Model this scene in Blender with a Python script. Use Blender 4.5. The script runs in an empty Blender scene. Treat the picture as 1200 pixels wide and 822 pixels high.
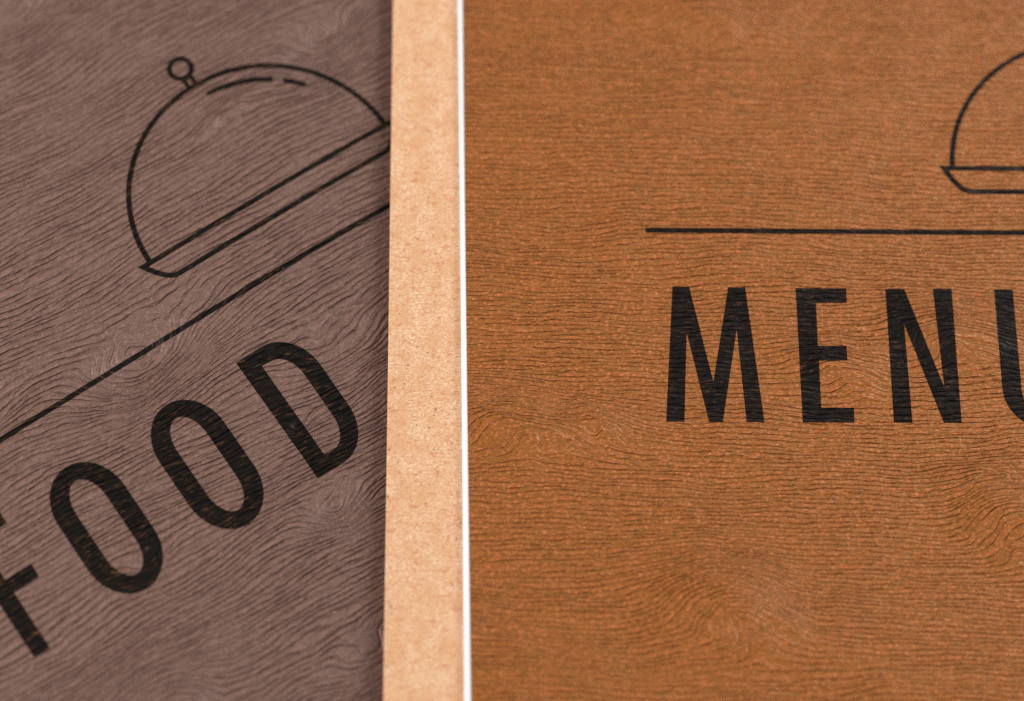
import bpy, bmesh, math, random
from mathutils import Matrix, Vector
from mathutils.geometry import tessellate_polygon

S = 0.001                                   # the script works in millimetres; the scene is in metres
sc = bpy.context.scene
COL = sc.collection

# ------------------------------------------------------------------ camera
cam_data = bpy.data.cameras.new('camera')
cam = bpy.data.objects.new('camera', cam_data)
COL.objects.link(cam)
sc.camera = cam
R = Matrix(((0.9993016759, -0.0132727940, -0.0349284053),
            (0.0, 0.9347835806, -0.3552177606),
            (0.0373652319, 0.3549697035, 0.9341307987)))
cam.matrix_world = Matrix.Translation(Vector((-11.6416, -118.3941, 317.1458)) * S) @ R.to_4x4()
cam_data.sensor_width = 36
cam_data.lens = 99.99
cam_data.clip_start = 0.01
cam_data.clip_end = 20
cam_data.dof.use_dof = True
cam_data.dof.focus_distance = 0.3330
cam_data.dof.aperture_fstop = 7.8
cam_data.dof.aperture_blades = 9

# ------------------------------------------------------------------ world and lamps
w = bpy.data.worlds.new('World')
sc.world = w
w.use_nodes = True
bg = w.node_tree.nodes['Background']
bg.inputs[0].default_value = (0.93, 0.96, 1.0, 1)
bg.inputs[1].default_value = 0.40
sc.view_settings.view_transform = 'Standard'
sc.view_settings.look = 'None'
sc.view_settings.exposure = 0
sc.view_settings.gamma = 1
sc.view_settings.use_curve_mapping = False
sc.cycles.max_bounces = 6
sc.cycles.use_denoising = False
sc.cycles.pixel_filter_type = 'BLACKMAN_HARRIS'


def area(name, loc, target, size, sy, power, color):
    d = bpy.data.lights.new(name, 'AREA')
    d.shape = 'RECTANGLE'
    d.size, d.size_y = size, sy
    d.energy = power
    d.color = color
    o = bpy.data.objects.new(name, d)
    COL.objects.link(o)
    o.location = loc
    o.rotation_euler = (Vector(target) - Vector(loc)).to_track_quat('-Z', 'Y').to_euler()
    return o


area('window_light', (-0.95, 0.02, 0.52), (0, 0, 0), 0.30, 0.40, 19, (1.0, 0.97, 0.94))
area('added_glint_light', (0.62, 0.85, 0.55), (0, 0, 0), 0.45, 0.45, 15.5, (1.0, 0.97, 0.95))  # added lamp out of view, grazes the card for glints on the raised lines

# ------------------------------------------------------------------ node expressions


class X:
    """a socket (or number) that can be written into sums and products"""
    nt = None

    def __init__(s, k): s.k = k

    @staticmethod
    def op(kind, *a, clamp=False):
        n = X.nt.nodes.new('ShaderNodeMath')
        n.operation = kind
        n.use_clamp = clamp
        for i, v in enumerate(a):
            v = v.k if isinstance(v, X) else v
            if isinstance(v, (int, float)):
                n.inputs[i].default_value = v
            else:
                X.nt.links.new(v, n.inputs[i])
        return X(n.outputs[0])

    def __add__(s, o): return X.op('ADD', s, o)
    __radd__ = __add__
    def __sub__(s, o): return X.op('SUBTRACT', s, o)
    def __rsub__(s, o): return X.op('SUBTRACT', o, s)
    def __mul__(s, o): return X.op('MULTIPLY', s, o)
    __rmul__ = __mul__
    def __truediv__(s, o): return X.op('DIVIDE', s, o)


def put(sock, v):
    v = v.k if isinstance(v, X) else v
    if isinstance(v, bpy.types.NodeSocket):
        X.nt.links.new(v, sock)
    else:
        sock.default_value = v


def vec(x, y, z=0.0):
    n = X.nt.nodes.new('ShaderNodeCombineXYZ')
    for i, v in enumerate((x, y, z)):
        put(n.inputs[i], v)
    return n.outputs[0]


def noise(x, y, z=0.0, detail=2.0, rough=0.5):
    n = X.nt.nodes.new('ShaderNodeTexNoise')
    X.nt.links.new(vec(x, y, z), n.inputs['Vector'])
    n.inputs['Scale'].default_value = 1
    n.inputs['Detail'].default_value = detail
    n.inputs['Roughness'].default_value = rough
    return X(n.outputs['Fac'])


def step(v, a, b, lo=0.0, hi=1.0):
    n = X.nt.nodes.new('ShaderNodeMapRange')
    n.interpolation_type = 'SMOOTHSTEP'
    put(n.inputs['Value'], v)
    n.inputs['From Min'].default_value = a
    n.inputs['From Max'].default_value = b
    n.inputs['To Min'].default_value = lo
    n.inputs['To Max'].default_value = hi
    return X(n.outputs['Result'])


def ramp(v, c0, c1):
    n = X.nt.nodes.new('ShaderNodeMix')
    n.data_type = 'RGBA'
    put(n.inputs[0], v)
    put(n.inputs[6], c0)
    put(n.inputs[7], c1)
    return n.outputs[2]


def rgb(r, g, b):
    return (r, g, b, 1.0)


def srgb(r, g, b, k=1.0):
    f = lambda c: (c / 12.92 if c <= 0.04045 else ((c + 0.055) / 1.055) ** 2.4) * k
    return (f(r / 255), f(g / 255), f(b / 255), 1.0)


def new_mat(name):
    m = bpy.data.materials.new(name)
    m.use_nodes = True
    X.nt = m.node_tree
    return m, X.nt.nodes['Principled BSDF']


def coords():
    tc = X.nt.nodes.new('ShaderNodeTexCoord')
    sp = X.nt.nodes.new('ShaderNodeSeparateXYZ')
    X.nt.links.new(tc.outputs['Object'], sp.inputs[0])
    return X(sp.outputs[0]) * 1000.0, X(sp.outputs[1]) * 1000.0


def bump(height, dist, strength=1.0):
    n = X.nt.nodes.new('ShaderNodeBump')
    put(n.inputs['Height'], height)
    n.inputs['Distance'].default_value = dist
    n.inputs['Strength'].default_value = strength
    return n.outputs[0]


def emboss_group(name, seed, knots, spacing, tilt, wander, curls, wg, wr, w_groove, w_ridge, w_streak, w_grit):
    """wood grain pressed into the card: thin lines that follow the level lines of a field with knots in it"""
    g = bpy.data.node_groups.new(name, 'ShaderNodeTree')
    for o in ('Height', 'Relief', 'Groove', 'Ridge', 'U', 'V', 'Along'):
        g.interface.new_socket(name=o, in_out='OUTPUT', socket_type='NodeSocketFloat')
    X.nt = g
    out = g.nodes.new('NodeGroupOutput')
    x, y = coords()
    v = y + x * tilt
    v = v + (noise(x * 0.028, y * 0.045, seed, 1.0) - 0.5) * wander
    v = v + (noise(x * 0.11, y * 0.16, seed + 5, 1.0) - 0.5) * curls
    wx = x + (noise(x * 0.20, y * 0.20, seed + 9, 1.0) - 0.5) * 3.2
    wy = y + (noise(x * 0.20, y * 0.20, seed + 13, 1.0) - 0.5) * 2.4
    gx, gy = X(0.0), X(1.0)
    for (kx, ky, su, sv, a, *turn) in knots:
        t = math.radians(turn[0]) if turn else 0.0
        c, n = math.cos(t), math.sin(t)
        X0, Y0 = wx - kx, wy - ky
        p = (X0 * c + Y0 * n) * (1.0 / su)
        q = (Y0 * c - X0 * n) * (1.0 / sv)
        e = X.op('EXPONENT', (p * p + q * q) * -1.0) * a
        v = v + e
        gx = gx - (p * (2 * c / su) - q * (2 * n / sv)) * e
        gy = gy - (p * (2 * n / su) + q * (2 * c / sv)) * e
    grad = X.op('SQRT', gx * gx + gy * gy) + 0.10        # how tightly the lines are packed here
    ph = v * (1.0 / spacing)
    ph = ph + (noise(x * 0.09, v * 0.55, seed + 21, 1.0) - 0.5) * 2.0
    ph = ph + (noise(x * 0.5, v * 1.2, seed + 22, 1.0) - 0.5) * 0.55
    scale = X.op('DIVIDE', spacing, grad)
    near = step(grad, 1.5, 2.1)                         # every second line stops where they crowd together

    def line(shift, wd):
        a = step(X.op('ABSOLUTE', X.op('FRACT', ph + shift) - 0.5) * scale, wd, wd * 0.15)
        b = step(X.op('ABSOLUTE', X.op('FRACT', (ph + shift) * 0.5) - 0.5) * scale * 2.0, wd, wd * 0.15)
        return a + (b - a) * near
    dash = noise(x * 0.30, v * (1.05 / spacing), seed + 31, 2.0, 0.6)
    dmask = step(dash, 0.36, 0.56, 0.12, 1.0)
    rmask = step(noise(x * 0.50, v * (1.05 / spacing), seed + 33, 2.0, 0.6), 0.40, 0.62, 0.05, 1.0)
    patch = step(noise(x * 0.10, y * 0.20, seed + 41, 2.0), 0.34, 0.58, 0.45, 1.0)
    open_ = step(grad, 2.6, 4.2, 1.0, 0.3)              # and they get shallower
    groove = line(0.0, wg) * dmask * patch * open_
    ridge = line(0.55, wr) * rmask * patch * open_
    streak = noise(x * 0.7, v * (3.1 / spacing), seed + 51, 2.0, 0.6)
    grit = noise(x * 4.5, y * 7.0, seed + 61, 2.0, 0.65)
    ray = step(noise(x * 1.5 + y * 0.35, y * 0.13, seed + 71, 2.0, 0.6), 0.62, 0.72) * step(noise(x * 0.1, y * 0.1, seed + 81, 1.0), 0.45, 0.6)
    height = groove * -w_groove + ridge * w_ridge + (streak - 0.5) * open_ * w_streak + (grit - 0.5) * w_grit + ray * 0.12
    relief = groove * -w_groove + ridge * w_ridge + (streak - 0.5) * open_ * w_streak
    for nm, val in (('Height', height), ('Relief', relief), ('Groove', groove), ('Ridge', ridge), ('U', x), ('V', v), ('Along', streak)):
        put(out.inputs[nm], val)
    return g


def use_group(g):
    n = X.nt.nodes.new('ShaderNodeGroup')
    n.node_tree = g
    return {k: X(n.outputs[k]) for k in ('Height', 'Relief', 'Groove', 'Ridge', 'U', 'V', 'Along')}


def card_material(name, g, light, dark, warm, groove_col, depth, rough, spec, gmix, sheen, ridge_glint):
    m, p = new_mat(name)
    e = use_group(g)
    x, y = coords()
    mott = noise(x * 0.9, y * 1.6, 3.3, 4.0, 0.75)
    c = ramp(step(mott, 0.36, 0.64), dark, light)
    fleck = noise(x * 2.2, y * 3.6, 8.1, 3.0, 0.7)
    c = ramp(step(fleck, 0.50, 0.68, 0.0, 0.85), c, warm)
    c = ramp(e['Groove'] * gmix, c, groove_col)  # groove tint, deepened to paint in the shade of the pressed lines
    c = ramp(e['Ridge'] * ridge_glint, c, warm)                 # bright sheen of the raised lines, painted in as paler colour
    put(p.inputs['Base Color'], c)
    put(p.inputs['Roughness'], step(noise(x * 1.2, y * 2.5, 1.7, 2.0), 0.3, 0.7, rough - 0.07, rough + 0.07))
    p.inputs['Specular IOR Level'].default_value = spec
    p.inputs['Specular Tint'].default_value = sheen     # pearly card: the sheen has the card's own hue
    put(p.inputs['Normal'], bump(e['Height'], depth))
    return m


def ink_material(name, g, base, bare, depth, amount):
    """black ink that did not reach the bottom of some grooves"""
    m, p = new_mat(name)
    e = use_group(g)
    x, y = e['U'], e['V']
    sel = step(noise(x * 0.25, y * 0.6, 12.0, 2.0, 0.6), 0.36, 0.62, 0.15, 1.0)
    line = step(e['Along'], 0.53, 0.68) * sel
    pin = step(noise(x * 2.6, y * 3.0, 17.0, 2.0, 0.6), 0.70, 0.80)
    miss = X.op('MINIMUM', line * amount + pin * (amount * 0.5), 1.0)
    c = ramp(noise(x * 0.8, y * 2.0, 4.0, 2.0), base, tuple(q * 1.6 for q in base[:3]) + (1,))
    c = ramp(miss, c, bare)
    put(p.inputs['Base Color'], c)
    p.inputs['Roughness'].default_value = 0.40
    p.inputs['Specular IOR Level'].default_value = 0.08
    put(p.inputs['Normal'], bump(e['Relief'], depth))
    return m


# ------------------------------------------------------------------ mesh helpers


def mesh_obj(name, verts, faces, mat, parent=None, smooth=False):
    me = bpy.data.meshes.new(name)
    me.from_pydata([tuple(c * S for c in q) for q in verts], [], faces)
    me.update()
    if smooth:
        for f in me.polygons:
            f.use_smooth = True
    me.materials.append(mat)
    o = bpy.data.objects.new(name, me)
    COL.objects.link(o)
    if parent:
        o.parent = parent
    return o


def slab(loops, z0, z1):
    """outline (first loop) with holes (further loops) as a thin solid"""
    pts = [q for l in loops for q in l]
    n = len(pts)
    tris = tessellate_polygon([[Vector((a, b, 0)) for a, b in l] for l in loops])
    verts = [(a, b, z1) for a, b in pts] + [(a, b, z0) for a, b in pts]
    faces = []
    for t in tris:
        (ax, ay), (bx, by), (cx, cy) = (pts[i] for i in t)
        if (bx - ax) * (cy - ay) - (by - ay) * (cx - ax) < 0:
            t = (t[0], t[2], t[1])
        faces.append(tuple(t))
        faces.append((t[2] + n, t[1] + n, t[0] + n))
    k = 0
    for li, l in enumerate(loops):
        m = len(l)
        area2 = sum(l[i][0] * l[(i + 1) % m][1] - l[(i + 1) % m][0] * l[i][1] for i in range(m))
        flip = (area2 > 0) == (li > 0)
        for i in range(m):
            a, b = k + i, k + (i + 1) % m
            faces.append((a, b, b + n, a + n) if flip else (b, a, a + n, b + n))
        k += m
    return verts, faces


def ribbon(path, wd, closed=False, round_ends=False):
    """outline loops of a drawn stroke of even width"""
    P = [Vector(q) for q in path]
    n = len(P)
    L, Rr = [], []
    for i in range(n):
        a = P[i - 1] if (i > 0 or closed) else None
        b = P[(i + 1) % n] if (i < n - 1 or closed) else None
        d1 = (P[i] - a).normalized() if a is not None else None
        d2 = (b - P[i]).normalized() if b is not None else None
        d = ((d1 or d2) + (d2 or d1)).normalized()
        nrm = Vector((-d.y, d.x))
        k = 1.0
        if d1 and d2:
            k = 1.0 / max(0.35, nrm.dot(Vector((-d1.y, d1.x))))
        L.append(P[i] + nrm * wd / 2 * k)
        Rr.append(P[i] - nrm * wd / 2 * k)
    if closed:
        return [[tuple(q) for q in Rr], [tuple(q) for q in L]]
    loop = [tuple(q) for q in L]
    if round_ends:
        d = (P[-1] - P[-2]).normalized()
        nn = Vector((-d.y, d.x))
        loop += [tuple(P[-1] + nn * math.cos(t) * wd / 2 + d * math.sin(t) * wd / 2)
                 for t in [math.pi * j / 8 for j in range(1, 8)]]
    loop += [tuple(q) for q in reversed(Rr)]
    if round_ends:
        d = (P[0] - P[1]).normalized()
        nn = Vector((-d.y, d.x))
        loop += [tuple(P[0] + nn * math.cos(t) * wd / 2 + d * math.sin(t) * wd / 2)
                 for t in [math.pi * j / 8 for j in range(1, 8)]]
    return [loop]


def board(x0, x1, y0, y1, z0, z1, bev=0.08, left_pts=None):
    """a sheet of card with softened edges; left_pts may give a slanting left edge (top x, bottom x)"""
    xt, xb = left_pts if left_pts else (x0, x0)
    base = [(xb, y0), (x1, y0), (x1, y1), (xt, y1)]
    ins = lambda d: [(base[0][0] + d, y0 + d), (x1 - d, y0 + d), (x1 - d, y1 - d), (base[3][0] + d, y1 - d)]
    rings = []
    steps = 4
    for i in range(steps + 1):
        a = math.pi / 2 * i / steps
        rings.append((bev * (1 - math.sin(a)), z0 + bev * (1 - math.cos(a))))
    for i in range(steps + 1):
        a = math.pi / 2 * i / steps
        rings.append((bev * (1 - math.cos(a)), z1 - bev * (1 - math.sin(a))))
    verts, faces = [], []
    for d, z in rings:
        verts += [(a, b, z) for a, b in ins(d)]
    for i in range(len(rings) - 1):
        for j in range(4):
            a, b = i * 4 + j, i * 4 + (j + 1) % 4
            faces.append((a, b, b + 4, a + 4))
    faces.append((3, 2, 1, 0))
    m = (len(rings) - 1) * 4
    faces.append((m, m + 1, m + 2, m + 3))
    return verts, faces


def empty(name, loc, rot, label, cat):
    o = bpy.data.objects.new(name, None)
    COL.objects.link(o)
    o.empty_display_size = 0.01
    o.location = [c * S for c in loc]
    o.rotation_euler = (0, 0, rot)
    o['label'] = label
    o['category'] = cat
    return o


BEND_X0, BEND_X1, BEND_T = -36.0, -13.5, 0.125
BEND_H = (BEND_X1 - BEND_X0) * BEND_T / 2


def bend(objs):
    """the dark menu lies a little puffed up and is pressed down under the board: its cover slopes away there"""
    for o in objs:
        me = o.data
        mw = Matrix.Translation(o.parent.location) @ o.parent.rotation_euler.to_matrix().to_4x4() @ Matrix.Diagonal((*o.parent.scale, 1))
        if o.parent.parent:
            g = o.parent.parent
            mw = Matrix.Translation(g.location) @ g.rotation_euler.to_matrix().to_4x4() @ Matrix.Diagonal((*g.scale, 1))
        inv = mw.inverted()
        bm = bmesh.new()
        bm.from_mesh(me)
        xs = [(mw @ v.co).x for v in bm.verts]
        x = BEND_X0
        nrm = (mw.transposed().to_3x3() @ Vector((1, 0, 0))).normalized()
        while x <= BEND_X1 + 0.01:
            if min(xs) < x * S < max(xs):
                co = inv @ Vector((x * S, 0, 0))
                bmesh.ops.bisect_plane(bm, geom=bm.verts[:] + bm.edges[:] + bm.faces[:], dist=1e-8, plane_co=co, plane_no=nrm)
            x += 0.875
        for v in bm.verts:
            wx = (mw @ v.co).x / S
            t = min(max((wx - BEND_X0) / (BEND_X1 - BEND_X0), 0.0), 1.0)
            if v.co.z > 0.0019:
                v.co.z -= t * t * BEND_H * S
        bm.to_mesh(me)
        bm.free()


# ------------------------------------------------------------------ table under everything
m, p = new_mat('table_wood')
x, y = coords()
g1 = noise(x * 0.004, y * 0.12, 1.0, 5.0, 0.6)
put(p.inputs['Base Color'], ramp(step(g1, 0.3, 0.7), rgb(0.10, 0.06, 0.035), rgb(0.17, 0.105, 0.06)))
p.inputs['Roughness'].default_value = 0.5
table = mesh_obj('table', *board(-600, 600, -400, 400, -30, 0, 2.0), m)
table['kind'] = 'structure'

# ------------------------------------------------------------------ dark menu (lowest)
K_DARK = [(16.0, 13.0, 5.0, 2.8, 4.2, 10), (-24.5, -11.0, 8.5, 3.8, 6.0, 6), (-15.2, -38.6, 3.6, 2.1, 4.0),
          (-46.0, -47.5, 8.0, 5.0, -7.0, 12), (-13.0, 36.5, 6.0, 3.2, 4.5), (-36.7, -31.5, 2.6, 1.2, 1.6),
          (1.0, 11.5, 2.2, 1.0, -1.4), (-4.0, -22.0, 9.0, 4.0, 3.0), (-13.2, -27.0, 1.8, 0.9, 1.3),
          (-22.0, -55.0, 5.0, 2.6, 3.4), (-48.0, -6.0, 9.0, 3.0, 3.2)]
G_DARK = emboss_group('dark_emboss', 2.0, K_DARK, 0.71, 0.05, 6.0, 1.4, 0.24, 0.20, 0.9, 0.55, 0.6, 0.42)
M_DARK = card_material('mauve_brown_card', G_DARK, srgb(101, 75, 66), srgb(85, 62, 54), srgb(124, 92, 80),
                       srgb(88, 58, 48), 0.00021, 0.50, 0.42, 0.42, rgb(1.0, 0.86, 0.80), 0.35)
M_DINK = ink_material('dark_menu_ink', G_DARK, rgb(0.0045, 0.0036, 0.0028), srgb(92, 60, 38), 0.00020, 0.65)
M_CORE_D, p = new_mat('brown_card_edge')
p.inputs['Base Color'].default_value = rgb(0.16, 0.10, 0.08)
p.inputs['Roughness'].default_value = 0.8

DA = math.radians(34.77)
dark = empty('menu_booklet', (-29.19, 20.83, 0.0), DA,
             'mauve brown wood grain menu printed FOOD, turned askew and partly under the kraft board', 'menu')
mesh_obj('inner_page', *board(-75.4, 75.4, -139.4, 75.4, 0.02, 3.80, 0.05), M_CORE_D, dark)
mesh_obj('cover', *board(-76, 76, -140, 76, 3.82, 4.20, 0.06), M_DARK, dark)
ZD = 4.2
dark.scale = (0.9899, 0.9899, 1.0)


def arc(cx, cy, rx, ry, a0, a1, n):
    return [(cx + rx * math.cos(math.radians(a0 + (a1 - a0) * i / n)),
             cy + ry * math.sin(math.radians(a0 + (a1 - a0) * i / n))) for i in range(n + 1)]


def oval(cx, top, bot, hw, b, n=20):
    return arc(cx, top - b, hw, b, 0, 180, n) + arc(cx, bot + b, hw, b, 180, 360, n)


def printed(name, loops, parent, mat, zt, label=None, dz=0.0):
    o = mesh_obj(name, *slab(loops, zt - 0.02, zt + 0.012 + dz), mat, parent)
    if label:
        o['label'] = label
    return o


def emblem(menu, mat, zt, k, rule_y, rule_w):
    """line drawing of a cloche on its tray, centred on the menu"""
    e = bpy.data.objects.new('cloche_emblem', None)
    COL.objects.link(e)
    e.parent = menu
    e['label'] = 'black line drawing of a serving cloche on a tray'
    wd = 0.65
    q = lambda P: [(a * k, b * k) for a, b in P]
    printed('dome_outline', ribbon(q(arc(0, -0.15, 16.92, 16.92, 0, 180, 72)), wd), e, mat, zt)
    printed('tray_outline', ribbon(q([(-17.95, -0.18), (17.95, -0.18), (16.95, -1.75), (16.25, -2.55), (15.75, -2.95),
                                      (15.2, -3.18), (14.6, -3.22), (-14.6, -3.22), (-15.2, -3.18), (-15.75, -2.95),
                                      (-16.25, -2.55), (-16.95, -1.75)]), wd, closed=True), e, mat, zt, dz=0.002)
    printed('knob_ring', ribbon(q(arc(-0.1, 19.65, 1.36, 1.36, 0, 352, 40)), wd, closed=True), e, mat, zt)
    for sx in (-0.62, 0.42):
        printed('knob_stem', ribbon(q([(sx, 18.6), (sx, 16.95)]), 0.5), e, mat, zt, dz=0.001)
    shine = [(14.9 * math.cos(math.radians(a)), -0.15 + 15.1 * math.sin(math.radians(a))) for a in range(86, 53, -3)]
    printed('shine_line', ribbon(q(shine), wd, round_ends=True), e, mat, zt)
    shine = [(14.9 * math.cos(math.radians(a)), -0.15 + 15.1 * math.sin(math.radians(a))) for a in range(49, 39, -3)]
    printed('shine_line', ribbon(q(shine), wd, round_ends=True), e, mat, zt)
    printed('rule_line', [[(-rule_w, rule_y - 0.33), (rule_w, rule_y - 0.33), (rule_w, rule_y + 0.33),
                           (-rule_w, rule_y + 0.33)]], menu, mat, zt)


emblem(dark, M_DINK, ZD, 1.0, -9.40, 54.45)
# F O O D
F = [(-53.7, -16.6), (-47.95, -16.6), (-47.98, -18.55), (-51.65, -18.55), (-51.65, -24.25), (-48.2, -24.25),
     (-48.25, -26.1), (-51.6, -26.1), (-51.62, -33.95), (-53.7, -33.95)]
printed('letter', [F], dark, M_DINK, ZD, 'black capital F')
for cx in (-38.78, -25.0):
    printed('letter', [oval(cx, -16.52, -34.2, 4.46, 5.6), oval(cx, -18.58, -32.08, 2.03, 3.6)], dark, M_DINK, ZD,
            'black capital O')
Do = [(-15.38, -16.6)] + arc(-11.7, -22.3, 4.56, 5.7, 90, 0, 18) + arc(-11.7, -28.3, 4.56, 5.62, 0, -90, 18) + [(-15.2, -33.92)]
Di = [(-13.05, -18.65)] + arc(-11.7, -22.4, 2.28, 3.65, 90, 0, 14) + arc(-11.7, -28.4, 2.28, 3.55, 0, -90, 14) + [(-12.95, -31.95)]
printed('letter', [Do, Di], dark, M_DINK, ZD, 'black capital D')

bend([o for o in COL.objects if o.type == 'MESH' and o is not table])

# ------------------------------------------------------------------ kraft board
M_KRAFT, p = new_mat('kraft_fibreboard')
x, y = coords()
cl = noise(x * 0.42, y * 0.32, 1.0, 5.0, 0.62)
c = ramp(step(cl, 0.32, 0.70), srgb(247, 212, 174, 0.68), srgb(229, 177, 130, 0.68))
c = ramp(step(noise(x * 2.6, y * 4.4, 2.0, 3.0, 0.7), 0.38, 0.62, 0, 1.0), c, srgb(218, 162, 118, 0.68))
c = ramp(step(noise(x * 0.8, y * 1.3, 6.0, 4.0, 0.75), 0.50, 0.70, 0, 0.85), c, srgb(210, 132, 92, 0.66))
c = ramp(step(noise(x * 1.9, y * 2.6, 9.0, 1.0, 0.5), 0.70, 0.76, 0, 0.85), c, srgb(120, 78, 52, 0.5))
put(p.inputs['Base Color'], c)
p.inputs['Roughness'].default_value = 0.8
p.inputs['Specular IOR Level'].default_value = 0.25
hh = noise(x * 3.2, y * 4.2, 5.0, 3.0, 0.65)
put(p.inputs['Normal'], bump(hh, 0.00008))
kraft = mesh_obj('kraft_board', *board(0, 158, -115, 115, 4.23 - BEND_H, 5.00, 0.09), M_KRAFT)
M_KEDGE, p = new_mat('kraft_cut_edge')
p.inputs['Base Color'].default_value = srgb(104, 66, 42)
p.inputs['Roughness'].default_value = 0.9
kraft.data.materials.append(M_KEDGE)
for f in kraft.data.polygons:
    if abs(f.normal.z) < 0.5:
        f.material_index = 1
kraft.location = (-14.50 * S, 0, 0)
kraft.rotation_euler = (0, 0, math.radians(0.14))
kraft['label'] = 'pale kraft fibreboard showing as a speckled beige strip between the two menus'
kraft['category'] = 'board'

# ------------------------------------------------------------------ orange menu on its white sheet
K_OR = [(-70.5, -32.6, 7.5, 3.2, -3.7, -14), (-45.5, -54.6, 7.0, 4.8, -5.4, -26), (-12.2, -43.8, 6.0, 4.4, -5.0, -30),
        (-19.0, -20.5, 9.0, 3.8, -3.8, -14), (-46.0, 21.0, 8.0, 4.0, -4.0, -14), (-32.0, -25.5, 6.0, 3.2, -2.4, -18),
        (-60.5, -32.6, 3.8, 1.9, -2.0, -14)]
G_OR = emboss_group('orange_emboss', 40.0, K_OR, 0.58, 0.01, 4.0, 1.2, 0.13, 0.17, 0.14, 1.25, 0.42, 0.24)
M_OR = card_material('orange_brown_card', G_OR, srgb(154, 88, 32, 0.66), srgb(132, 80, 21, 0.66),
                     srgb(204, 114, 64, 0.80), srgb(108, 64, 18, 0.85), 0.00022, 0.41, 0.50, 0.05, rgb(1.0, 0.68, 0.47), 0.45)
M_OINK = ink_material('orange_menu_ink', G_OR, rgb(0.005, 0.0037, 0.003), srgb(96, 62, 40), 0.00024, 0.42)
M_WHITE, p = new_mat('white_card')
x, y = coords()
put(p.inputs['Base Color'], ramp(noise(x * 0.5, y * 0.5, 0, 3), rgb(0.63, 0.64, 0.67), rgb(0.66, 0.67, 0.695)))
p.inputs['Roughness'].default_value = 0.6
put(p.inputs['Normal'], bump(noise(x * 4, y * 4, 0, 3), 0.00002))

orange = empty('menu_booklet', (70.3378, 24.6518, 5.01), math.radians(0.45),
               'orange brown wood grain menu printed MENU, lying over a white sheet on the right', 'menu')
mesh_obj('inner_page', *board(0, 75.8, -140.2, 75.8, 0.0, 0.68, 0.03, left_pts=(-77.16, -75.64)), M_WHITE, orange)
mesh_obj('cover', *board(0, 76, -140, 76, 0.69, 0.79, 0.02, left_pts=(-76.72, -74.80)), M_OR, orange)
ZO = 0.79
emblem(orange, M_OINK, ZO, 1.009, -8.62, 54.45)
MM = [(-51.45, -15.9), (-49.46, -15.9), (-46.97, -27.9), (-44.82, -15.9), (-42.79, -15.9), (-41.17, -32.85),
      (-43.26, -32.85), (-44.0, -21.3), (-46.03, -32.85), (-47.64, -32.85), (-49.93, -21.7), (-50.52, -32.85), (-52.65, -32.85)]
EE = [(-36.80, -15.95), (-30.76, -15.95), (-30.79, -17.82), (-34.45, -17.86), (-34.48, -23.28), (-31.08, -23.24),
      (-31.08, -25.10), (-34.44, -25.14), (-34.44, -31.0), (-30.60, -31.0), (-30.62, -32.84), (-36.69, -32.86)]
NN = [(-26.09, -15.98), (-23.83, -15.98), (-19.80, -28.4), (-20.42, -15.95), (-18.16, -15.92), (-18.04, -32.8),
      (-20.13, -32.8), (-24.1, -20.46), (-23.82, -32.82), (-26.0, -32.82)]
UU = ([(-13.08, -15.94)] + arc(-8.6, -28.3, 4.36, 4.95, 180, 360, 28) + [(-4.15, -15.94), (-6.35, -15.94)]
      + arc(-8.6, -28.6, 2.08, 2.75, 360, 180, 20) + [(-10.84, -15.94)])
for nm, pts in (('M', MM), ('E', EE), ('N', NN), ('U', UU)):
    printed('letter', [pts], orange, M_OINK, ZO, 'black capital ' + nm)
